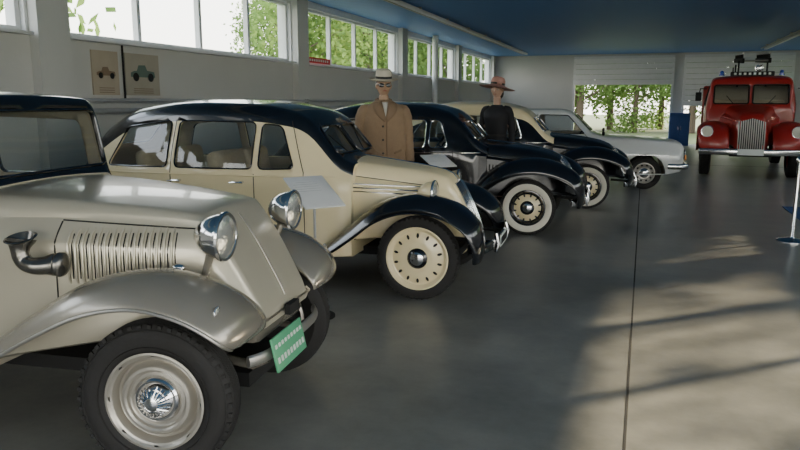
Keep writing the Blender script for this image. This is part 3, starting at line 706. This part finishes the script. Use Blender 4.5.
def mannequin(name,loc,rz,male,sc=1.0):
    e=empty(name,loc,rz); e.scale=(sc,)*3
    skin=M_skin if male else M_skinw
    sw=.19 if male else .155
    b=MB()
    b.tube([(0,.0,.88),(0,0,1.0),(0,.0,1.15),(0,0,1.3),(0,.0,1.40),(0,.005,1.45)],[.12,.105,.09,.105,.085,.055],skin,20,flat=1.25,up=(0,1,0)) 
    b.tube([(0,.01,1.40),(0,.005,1.50),(0,-.005,1.60)],[.055,.050,.052],skin,16)
    for s in(-1,1):
        b.tube([(s*.09,0,.95),(s*.095,0,.75),(s*.09,-.005,.5),(s*.09,.01,.35),(s*.09,.01,.09)],[.085,.078,.052,.052,.034],skin,14)
        b.tube([(s*.09,.03,.05),(s*.095,-.04,.045),(s*.10,-.13,.03)],[.035,.035,.025],skin,12,flat=1.0)
        sh=(s*sw,0,1.41);el=(s*(sw+.055),.02,1.13);wr=(s*(sw+.07),-.04,.88)
        b.tube([(s*.08,0,1.40),sh,(s*(sw+.03),.01,1.28),el,(s*(sw+.06),-.01,1.0),wr],[.04,.045,.042,.035,.034,.024],skin,14)
        hand(b,skin,wr,(.02*s,-.12,-1),s)
    head(b,skin,1.70)
    o=b.build('body',e)
    md=o.modifiers.new('rm','REMESH'); md.mode='VOXEL'; md.voxel_size=.006; md.use_smooth_shade=True
    md=o.modifiers.new('sm','SMOOTH'); md.factor=.5; md.iterations=2
    f=MB()
    f.tube([(-.022,-.103,1.643),(-.01,-.108,1.646),(0,-.109,1.645),(.01,-.108,1.646),(.022,-.103,1.643)],[.002,.005,.005,.005,.002],M_lip,8)
    if male:
        for s in(-1,1):
            f.tube([(s*.060,-.086,1.70),(s*.047,-.096,1.703),(s*.03,-.102,1.703),(s*.012,-.106,1.702)],[.014,.022,.022,.014],M_black,12,flat=.25,up=(0,0,1))
            f.tube([(s*.06,-.085,1.708),(s*.079,-.03,1.708),(s*.082,.02,1.70)],.003,M_black,6)
        f.tube([(-.016,-.11,1.706),(.016,-.11,1.706)],.003,M_black,6)
    else:
        for s in(-1,1):
            f.ell((s*.029,-.088,1.705),(.012,.006,.007),M_shirt); f.ell((s*.029,-.0935,1.705),(.005,.003,.0055),M_dark)
            f.tube([(s*.015,-.094,1.725),(s*.03,-.096,1.729),(s*.046,-.088,1.724)],.0025,M_hair,6)
    f.build('face_features',e)
    h=MB()
    if male: h.ell((0,.022,1.725),(.081,.088,.100),M_hair)
    else:
        h.ell((0,.024,1.725),(.084,.092,.105),M_hair); h.ell((0,.06,1.66),(.078,.06,.09),M_hair)
    h.build('hair',e)
    ht=MB(); HM=Matrix.Translation((0,.0,1.764))@Matrix.Rotation(rad(7 if male else -6),4,'X')@Matrix.Rotation(rad(0 if male else 8),4,'Y')
    if male:
        HM=HM@Matrix.Diagonal((.93,1.08,1,1))
        ht.lathe([(.088,.0),(.105,-.004),(.135,-.010),(.165,.0),(.168,.006),(.135,-.003),(.10,.006),(.093,.012)],M_hatc,HM,48)
        ht.lathe([(.093,.008),(.0935,.036)],M_band,HM,48)
        ht.lathe([(.093,.036),(.090,.075),(.082,.098),(.065,.108),(.03,.096),(0,.09)],M_hatc,HM,48)
    else:
        HM=HM@Matrix.Diagonal((1.04,1.04,1.04,1))
        ht.lathe([(.09,.0),(.12,-.012),(.17,-.032),(.22,-.040),(.244,-.032),(.22,-.032),(.16,-.017),(.1,.005),(.095,.01)],M_hatp,HM,48)
        ht.lathe([(.095,.008),(.096,.035)],M_band,HM,48)
        ht.lathe([(.096,.035),(.094,.07),(.075,.105),(.035,.118),(0,.12)],M_hatp,HM,48)
        for i in range(7):
            a=i*.9; ht.ell((.09*math.cos(1.0)+.02*math.cos(a),-.08+.02*math.sin(a),.025+.008*(i%2)),(.016,.012,.016),M_hatp,HM)
    ht.build('hat',e)
    c=MB()
    if male:
        tab=[(.42,.30,.19),(.7,.272,.17),(.9,.25,.158),(1.05,.238,.150),(1.2,.236,.148),(1.35,.238,.148),(1.44,.230,.132),(1.49,.19,.110),(1.52,.13,.09),(1.555,.074,.07)]
        mats_=M_coat
    else:
        tab=[(.42,.22,.17),(.6,.205,.16),(.8,.20,.155),(.93,.195,.145),(1.08,.145,.115),(1.2,.160,.13),(1.32,.18,.145),(1.40,.185,.125),(1.44,.15,.10),(1.475,.10,.08),(1.50,.068,.066)]
        mats_=M_dress
    rings=[];N=64;Z0=tab[0][0];Z1=tab[-1][0]
    def fold(th,z): 
        a=max(0,(1.15-z))/.7
        return 1+a*.05*math.sin(9*th+1.3)+a*.025*math.sin(17*th+z*6)+.010*math.sin(z*26+3*th)
    for j in range(61):
        z=Z0+(Z1-Z0)*j/60; rx,ry=srf(tab,z,1),srf(tab,z,2)
        rg=[]
        for i in range(N):
            th=2*math.pi*i/N; k=fold(th,z); cx=math.copysign(abs(math.cos(th))**.85,math.cos(th)); sy=math.copysign(abs(math.sin(th))**.9,math.sin(th))
            rg.append((rx*cx*k,ry*sy*k,z))
        rings.append(rg)
    c.rings(rings,mats_,caps=False)
    for s in(-1,1):
        x0=sw+.0
        pts=catmull([(s*(x0-.05),0,1.44),(s*(x0+.015),0,1.415),(s*(x0+.045),.012,1.28),(s*(x0+.062),.022,1.13),(s*(x0+.07),-.01,1.0),(s*(x0+.074),-.038,.90)],5)
        rr=[pchip([0,.2,.5,1],[.06,.082,.073,.060] if male else [.05,.056,.05,.045],i/(len(pts)-1))*(1+.04*math.sin(i*1.9)) for i in range(len(pts))]
        c.tube(pts,rr,mats_,18)
    def fy(x,z,o):
        rx,ry=srf(tab,z,1),srf(tab,z,2); q=min(.98,abs(x)/rx); return -ry*(1-q**2.3)**.48*1.0-o
    if male:
        def patch(L,R_,o,m,nz=14,th=0):
            vs=[];fs=[]
            for j in range(nz+1):
                for k in range(4):
                    a=Vector(L(j/nz));b_=Vector(R_(j/nz)); p=a+(b_-a)*k/3
                    vs.append((p.x,fy(p.x,p.y,o),p.y))
            for j in range(nz):
                for k in range(3): fs.append([j*4+k,j*4+k+1,j*4+k+5,j*4+k+4])
            c.add(vs,fs,m)
        patch(lambda t:(-.035*t,1.38+.15*t),lambda t:(.035*t,1.38+.15*t),.006,M_shirt)
        for s in(-1,1):
            patch(lambda t:(s*.035*t,1.36+.18*t),lambda t:(s*(.01+.12*math.sin(math.pi*min(1,t*.8)*.75)),1.32+.20*t),.013,M_coat2)
        c.tube([(.012,fy(.012,z,.004),z) for z in [1.36-.05*i for i in range(18)]],.006,M_coat2,6)
        for z in(1.28,1.14,1.0,.85): c.ell((-.03,fy(.03,z,.006),z),(.012,.005,.012),M_shoe)
        for s in(-1,1): c.tube([(s*.09,fy(.09,1.0,.008),1.0),(s*.17,fy(.17,1.03,.008),1.03)],.012,M_coat2,8,flat=.4)
        c.tube([(.075*math.cos(a),.015+.075*math.sin(a),1.545+.012*math.sin(a)) for a in [2*math.pi*i/24 for i in range(24)]],.02,M_coat2,8,closed=True)
    else:
        c.tube([(.15*math.cos(a)*1.0,.12*math.sin(a),1.08) for a in [2*math.pi*i/28 for i in range(28)]],.012,M_band,8,closed=True)
    c.build('coat' if male else 'dress',e,solid=.004)
    s_=MB()
    for s in(-1,1):
        if male: s_.tube([(s*.095,0,.92),(s*.10,0,.7),(s*.095,0,.48),(s*.095,.01,.07)],[.10,.092,.078,.075],M_trous,16)
        s_.tube([(s*.095,.055,.04),(s*.095,.0,.05),(s*.10,-.07,.042),(s*.105,-.16,.03),(s*.105,-.19,.026)],[.03,.045,.046,.036,.02],M_shoe,14)
        s_.box((s*.10,-.06,.008),(.085,.26,.016),M_shoe,bev=.006)
    s_.build('trousers_and_shoes' if male else 'shoes',e)
    return e
mannequin('mannequin_man',(-2.73,7.37,0),rad(28),True,1.045)
mannequin('mannequin_woman',(-2.03,10.21,0),rad(-5),False,1.04)

# ------------------------------------------------------------ room
XW,XR,YF,YB,ZC=-5.93,5.4,28.9,-4.0,3.42
def slab(name,c,s,m):
    mb=MB(); mb.box(c,s,m); return mb.build(name)
def floor_mat():
    m=D.materials.new('floor_concrete'); m.use_nodes=True; nt=m.node_tree;n=nt.nodes;l=nt.links;p=n['Principled BSDF']
    tc=n.new('ShaderNodeTexCoord')
    a=n.new('ShaderNodeTexNoise');a.inputs['Scale'].default_value=.9;a.inputs['Detail'].default_value=10;a.inputs['Roughness'].default_value=.7
    b=n.new('ShaderNodeTexNoise');b.inputs['Scale'].default_value=9;b.inputs['Detail'].default_value=6
    l.new(tc.outputs['Object'],a.inputs['Vector']);l.new(tc.outputs['Object'],b.inputs['Vector'])
    r=n.new('ShaderNodeValToRGB');r.color_ramp.elements[0].position=.36;r.color_ramp.elements[1].position=.66
    r.color_ramp.elements[0].color=(.135,.137,.126,1);r.color_ramp.elements[1].color=(.27,.265,.235,1)
    l.new(a.outputs['Fac'],r.inputs['Fac'])
    l.new(r.outputs['Color'],p.inputs['Base Color'])
    rr=n.new('ShaderNodeMapRange');rr.inputs['To Min'].default_value=.22;rr.inputs['To Max'].default_value=.46
    l.new(a.outputs['Fac'],rr.inputs['Value']);l.new(rr.outputs['Result'],p.inputs['Roughness'])
    bp=n.new('ShaderNodeBump');bp.inputs['Strength'].default_value=.12;bp.inputs['Distance'].default_value=.01
    l.new(b.outputs['Fac'],bp.inputs['Height']);l.new(bp.outputs['Normal'],p.inputs['Normal'])
    return m
slab('floor',((XW+XR)/2,(YF+YB)/2,-.05),(XR-XW+.6,YF-YB+.6,.1),floor_mat())
mj=mat('joint_dark',(.012,.012,.012),.9)
mb=MB(); mb.box((0,(YF+YB)/2,.001),(.012,YF-YB,.002),mj); 
for y in (19.5,): mb.box(((XW+XR)/2,y,.001),(XR-XW,.012,.002),mj)
mb.build('trim_floor_joint')
def ceil_mat():
    m=D.materials.new('ceiling_blue_panels'); m.use_nodes=True; nt=m.node_tree;n=nt.nodes;l=nt.links;p=n['Principled BSDF']
    p.inputs['Roughness'].default_value=.5
    tc=n.new('ShaderNodeTexCoord'); w=n.new('ShaderNodeTexWave'); w.bands_direction='Y'; w.inputs['Scale'].default_value=1.6; w.wave_profile='SAW'
    l.new(tc.outputs['Object'],w.inputs['Vector'])
    r=n.new('ShaderNodeValToRGB'); r.color_ramp.elements[0].color=(.035,.10,.27,1); r.color_ramp.elements[1].color=(.09,.245,.56,1); r.color_ramp.elements[1].position=.16
    l.new(w.outputs['Fac'],r.inputs['Fac']); l.new(r.outputs['Color'],p.inputs['Base Color'])
    bp=n.new('ShaderNodeBump');bp.inputs['Strength'].default_value=.7;bp.inputs['Distance'].default_value=.02
    l.new(w.outputs['Fac'],bp.inputs['Height']);l.new(bp.outputs['Normal'],p.inputs['Normal'])
    return m
slab('ceiling',((XW+XR)/2,(YF+YB)/2,ZC+.06),(XR-XW+.6,YF-YB+.6,.12),ceil_mat())
ZS,ZT=2.30,3.30
P0=11.33; PITCH=5.68; PW=.5
pil=[P0+PITCH*k for k in range(-3,4)]
def window_wall(nm,X,sgn,low=None):
    mb=MB(); th=.25; xc=X+sgn*th/2
    if low:
        a,b,z0=low
        mb.box((xc,(a+YB)/2,ZS/2),(th,a-YB,ZS),M_wall); mb.box((xc,(YF+b)/2,ZS/2),(th,YF-b,ZS),M_wall)
        mb.box((xc,(a+b)/2,z0/2),(th,b-a,z0),M_wall); mb.box((xc,(a+b)/2,ZS-.06),(th,b-a,.12),M_frame)
        n=5
        for j in range(n+1): mb.box((xc,a+(b-a)*j/n,(z0+ZS)/2),(.1,.07,ZS-z0),M_frame)
    else: mb.box((xc,(YF+YB)/2,ZS/2),(th,YF-YB,ZS),M_wall)
    mb.box((xc,(YF+YB)/2,(ZT+ZC)/2+.05),(th,YF-YB,ZC-ZT+.1),M_frame)
    for y in pil:
        y0=max(y,YB); y1=min(y+PW,YF)
        if y1>y0: mb.box((xc,(y0+y1)/2,(ZS+ZT)/2),(th,y1-y0,ZT-ZS),M_frame)
    mb.build('wall_'+nm)
    k=0
    ys=[YB]+[v for y in pil if YB<y<YF for v in(y,y+PW)]+[YF]
    for i in range(0,len(ys)-1,2):
        a,b=ys[i],ys[i+1]
        if b-a<.6: continue
        k+=1; w=MB(); xg=X+sgn*.10
        n=4 if b-a>4 else max(1,round((b-a)/1.3))
        for z in(ZS+.025,ZT-.025): w.box((xg,(a+b)/2,z),(.08,b-a,.05),M_frame)
        for j in range(n+1):
            y=a+(b-a)*j/n; w.box((xg,min(max(y,a+.03),b-.03),(ZS+ZT)/2),(.08,.06,ZT-ZS-.1),M_frame)
        w.add([(xg,a,ZS),(xg,b,ZS),(xg,b,ZT),(xg,a,ZT)],[[0,1,2,3]],M_glassw)
        w.box((X-sgn*.03,(a+b)/2,ZS-.02),(.16,b-a,.03),M_frame)
        w.build('window_%s_%d'%(nm,k))
window_wall('left',XW,-1); window_wall('right',XR,1,(-3.4,3.6,.5))  # low glazing on the right is out of view, added to let in light
mb=MB()
for y in pil:
    if y>0: mb.box((XW+.06,y+PW/2,ZC/2),(.12,PW*.85,ZC),M_wall)
mb.build('trim_wall_pilasters')
D1=(-2.72,.98); D2=(1.32,5.0); ZD=2.32
mb=MB(); th=.25; yc=YF+th/2
def wbx(x0,x1,z0,z1,m=M_wall): mb.box(((x0+x1)/2,yc,(z0+z1)/2),(x1-x0,th,z1-z0),m)
wbx(XW-.25,D1[0],0,ZC);wbx(D1[1],D2[0],0,ZC);wbx(D2[1],XR+.25,0,ZC);wbx(D1[0],D1[1],3.25,ZC);wbx(D2[0],D2[1],3.25,ZC)
mb.build('wall_far')
mdoor=mat('door_panel_white',(.80,.80,.78),.5)
for k,(a,b,zd) in enumerate(((*D1,ZD),(*D2,1.5))):
    w=MB(); y=YF-.06
    z=3.25
    while z>zd: w.box(((a+b)/2,y,z-.1),(b-a,.05,.19),mdoor,bev=.01); z-=.2
    for x in(a+.04,b-.04): w.box((x,YF-.04,1.65),(.08,.06,3.3),M_frame)
    w.box(((a+b)/2,YF-.04,3.3),(b-a,.06,.08),M_frame)
    w.build('door_%d'%(k+1))
mb=MB(); yc=YB-.125
def bb(x0,x1,z0,z1): mb.box(((x0+x1)/2,yc,(z0+z1)/2),(x1-x0,.25,z1-z0),M_wall)
bb(XW-.25,-2.6,0,ZC);bb(5.0,XR+.25,0,ZC);bb(-2.6,5.0,3.0,ZC);bb(.8,1.1,0,3.0)  # unseen openings, sized to let fill light onto the near car sides
mb.build('wall_back')
mb=MB()
for X in(-4.3,3.75):
    mb.box((X,14,ZC-.05),(.10,26,.05),M_frame); mb.box((X-.14,14,ZC-.04),(.03,26,.04),M_dullmetal)
    for i in range(13): mb.box((X-.06,1.5+i*2,ZC-.02),(.3,.05,.03),M_dullmetal)
mb.build('trim_ceiling_rails')
mb=MB()
for z,r in((1.50,.03),(1.62,.022)):
    mb.tube([(XW+.17,-3,z),(XW+.17,28.6,z)],r,M_pipe,12)
for y in pil:
    if y>0: mb.box((XW+.165,y+.25,1.55),(.08,.03,.2),M_pipe)
mb.build('heating_pipe')
mb=MB(); mb.tube([(XW+.32,19.3,0),(XW+.32,19.3,3.41)],.085,M_frame,16)
for z in(.05,1.7,3.3): mb.lathe([(.085,-.02),(.1,-.02),(.1,.02),(.085,.02)],M_frame,Matrix.Translation((XW+.32,19.3,z)),16)
mb.build('drainpipe')
mb=MB(); mb.tube([(XW+.03,7.0,1.6),(XW+.03,7.0,2.26)],.012,M_dark,8); mb.build('cable_conduit')
mp=[mat('poster_paper_a',(.50,.43,.33),.7,c2=(.38,.32,.24),vs=5),mat('poster_paper_b',(.46,.42,.34),.7,c2=(.34,.31,.25),vs=5)]
mc=[mat('poster_ink_brown',(.24,.17,.11),.7),mat('poster_ink_green',(.12,.18,.15),.7)]
for k,(y0,y1) in enumerate(((6.50,6.92),(7.04,7.66))):
    w=MB(); w.box((XW+.015,(y0+y1)/2,1.93),(.02,y1-y0,.5),mp[k])
    yc_=(y0+y1)/2; W=(y1-y0)*.36; x=XW+.028
    body=[(-1,0),(-1,.3),(-.75,.42),(-.5,.45),(-.35,.85),(.2,.88),(.35,.5),(.95,.42),(1,.1),(1,0)]
    w.add([(x,yc_+a*W,1.90+b*W*.75) for a,b in body],[list(range(10))],mc[k])
    for a in(-.6,.62): w.lathe([(0,0),(W*.23,0),(W*.23,.003)],M_dark,Matrix.Translation((x+.001,yc_+a*W,1.90))@Matrix.Rotation(rad(90),4,'Y'),20)
    for j in range(3): w.box((x-.001,yc_,1.76-.025*j),(.004,W*1.6,.008),mc[0])
    w.build('poster')
w=MB(); w.box((XW+.02,12.35,2.37),(.02,1.1,.10),mat('sign_red',(.6,.02,.02),.5))
for i in range(10): w.box((XW+.032,11.92+i*.095,2.37),(.004,.05,.04),M_platew)
w.build('sign')
def stand(loc,rz,w=.42,d=.30,h=.92,tilt=35):
    e=MB(); P=Matrix.Translation((0,0,h))@Matrix.Rotation(rad(tilt),4,'X')
    e.box((0,0,0),(w,d,.012),M_board,P,bev=.003)
    for i in range(5): e.box((-.03,d*.30-i*.03,.0065),(w*.6 if i else w*.4,.004,.002),M_txt,P)
    e.tube([(0,0,h-.01),(0,0,.02)],.010,M_pipe,10); e.lathe([(0,0),(.14,0),(.14,.012),(.03,.022),(0,.022)],M_dark,None,32)
    e.build('information_stand',None,loc,(0,0,rz))
stand((-2.26,4.62,0),rad(52),.32,.42,.95,26)
stand((-2.12,7.45,0),rad(45),.30,.32,.96,20)
def barrier(loc,rope=None):
    e=MB(); e.lathe([(0,0),(.17,0),(.17,.012),(.14,.03),(.03,.045),(.022,.06),(.022,.92),(.035,.93),(.035,.96),(.02,.99),(0,1.0)],M_chrome,None,32)
    if rope:
        a=Vector((0,0,.9));b=Vector(rope); pts=[a+(b-a)*t+Vector((0,0,-.9*t*(1-t)*.6)) for t in [i/14 for i in range(15)]]
        e.tube(pts,.012,M_dark,8)
    e.build('barrier_post',None,loc)
barrier((1.71,9.05,0),(.9,-.2,.9)); barrier((2.61,8.85,0))
slab('floor_mat_blue',(2.75,11.2,.006),(1.3,1.7,.012),mat('mat_blue',(.04,.10,.26),.9,bump=.4,bs=80)).name='doormat'
w=MB(); mbl=mat('cabinet_blue',(.03,.09,.30),.5)
w.box((1.25,28.3,.6),(.7,.5,1.2),mbl,bev=.02); w.box((1.07,28.04,.6),(.33,.02,1.1),mbl,bev=.006); w.box((1.43,28.04,.6),(.33,.02,1.1),mbl,bev=.006)
for x in(1.2,1.3): w.box((x,28.02,.65),(.015,.02,.12),M_chrome)
w.build('storage_cabinet')

# ------------------------------------------------------------ outside
slab('ground',(0,20,-.16),(160,160,.1),mat('grass_ground',(.09,.13,.035),.9,c2=(.14,.15,.07),vs=.5))
def leafmat():
    m=D.materials.new('tree_leaves'); m.use_nodes=True; nt=m.node_tree;n=nt.nodes;l=nt.links;n.clear()
    o=n.new('ShaderNodeOutputMaterial');mx=n.new('ShaderNodeMixShader');mx.inputs[0].default_value=.5
    d=n.new('ShaderNodeBsdfDiffuse');t=n.new('ShaderNodeBsdfTranslucent')
    tc=n.new('ShaderNodeTexCoord');no=n.new('ShaderNodeTexNoise');no.inputs['Scale'].default_value=1.5
    r=n.new('ShaderNodeValToRGB');r.color_ramp.elements[0].color=(.06,.14,.04,1);r.color_ramp.elements[1].color=(.30,.42,.12,1)
    l.new(tc.outputs['Object'],no.inputs['Vector']);l.new(no.outputs['Fac'],r.inputs['Fac'])
    l.new(r.outputs['Color'],d.inputs['Color']);l.new(r.outputs['Color'],t.inputs['Color'])
    l.new(d.outputs[0],mx.inputs[1]);l.new(t.outputs[0],mx.inputs[2]);l.new(mx.outputs[0],o.inputs['Surface'])
    return m
M_leaf=leafmat(); M_bark=mat('bark',(.12,.09,.06),.9,bump=.6,bs=15)
def tree_mesh(seed,dens=260,zlo=.7,ncl=24):
    rnd=random.Random(seed); mb=MB()
    mb.tube([(0,0,0),(.05,0,2),(-.05,.1,4),(.05,0,7)],[.22,.18,.13,.05],M_bark,8)
    cl=[]
    for i in range(ncl):
        a=rnd.uniform(0,6.28);z=rnd.uniform(zlo,8.2);rr=rnd.uniform(.4,2.2)*(1-abs(z-4.5)/8)
        c=Vector((rr*math.cos(a)*1.4,rr*math.sin(a)*1.4,z)); cl.append(c)
        mb.tube([(0,0,max(.6,z-1.2)),c],[.05,.015],M_bark,5)
    vs=[];fs=[]
    for c in cl:
        for k in range(dens):
            d=Vector((rnd.gauss(0,1),rnd.gauss(0,1),rnd.gauss(0,1))).normalized()*rnd.random()**.4*rnd.uniform(.8,1.5)
            p=c+d; s=rnd.uniform(.07,.16); u=Vector((rnd.gauss(0,1),rnd.gauss(0,1),rnd.gauss(0,1))).normalized(); v=u.orthogonal().normalized()
            if p.z<.1: p.z=.1+abs(p.z)*.3
            o=len(vs); vs+= [p-u*s,p-v*s*.6,p+u*s,p+v*s*.6]; fs.append([o,o+1,o+2,o+3])
    mb.add(vs,fs,M_leaf)
    ob=mb.build('tree',recalc=False); return ob
protos=[tree_mesh(1),tree_mesh(2)]
spots=[]
rn=random.Random(5)
for y in (28.5,32,36,40,45,50,56): spots.append((-15+rn.uniform(-1.2,1.2),y))
for y in (36,42,49,56): spots.append((-20+rn.uniform(-1,1),y))
for x in (-11,-7,-3.5,-.5,2.5,5.5,9,13): spots.append((x,42+rn.uniform(-1.5,1.5)))
for x in (-9,-5,-2,1,4,7,11): spots.append((x,47+rn.uniform(-1,1)))
spots+=[(-11.5,8.4)]
for y in (17.6,20.5,24,27,30,33,36): spots.append((9.6+rn.uniform(-.3,.3),y))  # tree rows added outside the right wall to block most of the sun
for y in (22,26,30,34,38): spots.append((13.5,y))
for i,(x,y) in enumerate(spots):
    if i<2: o=protos[i]
    else:
        o=D.objects.new('tree',protos[i%2].data); col.objects.link(o)
    o.location=(x,y,-.11); o.rotation_euler=(0,0,rn.uniform(0,6)); s=rn.uniform(.85,1.2); o.scale=(s,s,s)
# unseen sparse trees added to dapple the sunlight near the camera
sp_=tree_mesh(9,70,2.2,22)
for i,(x,y,r,s) in enumerate(((10.6,14.3,.4,1.0),(11.8,10.8,2.2,1.0),(15.0,19.5,4.0,1.25))):
    o=sp_ if i==0 else D.objects.new('tree',sp_.data)
    if i: col.objects.link(o)
    o.location=(x,y,-.11); o.rotation_euler=(0,0,r); o.scale=(s,s,s)

# ------------------------------------------------------------ light
w=D.worlds.new('World'); bpy.context.scene.world=w; w.use_nodes=True
nt=w.node_tree; bg=nt.nodes['Background']
tc=nt.nodes.new('ShaderNodeTexCoord'); sp=nt.nodes.new('ShaderNodeSeparateXYZ'); rp=nt.nodes.new('ShaderNodeValToRGB')
rp.color_ramp.elements[0].position=0; rp.color_ramp.elements[0].color=(1,.95,.84,1)
rp.color_ramp.elements[1].position=.6; rp.color_ramp.elements[1].color=(.78,.86,1,1)
nt.links.new(tc.outputs['Generated'],sp.inputs[0]); nt.links.new(sp.outputs['Z'],rp.inputs['Fac']); nt.links.new(rp.outputs['Color'],bg.inputs['Color'])
bg.inputs['Strength'].default_value=6.8
s=D.lights.new('sun','SUN'); s.energy=18; s.color=(1,.82,.56); s.angle=rad(1.0)
so=D.objects.new('sun',s); col.objects.link(so)
el=rad(23); az=Vector((.75,.66,0)).normalized()
d=-(az*math.cos(el)+Vector((0,0,math.sin(el))))
so.rotation_euler=d.to_track_quat('-Z','Y').to_euler(); so.location=(20,20,15)

cam=D.cameras.new('camera'); co=D.objects.new('camera',cam); col.objects.link(co)
cam.sensor_width=36; cam.lens=31.5; co.location=(0,0,1.6); co.rotation_euler=(rad(90-9.97),0,rad(19.02))
cam.clip_end=300
bpy.context.scene.camera=co
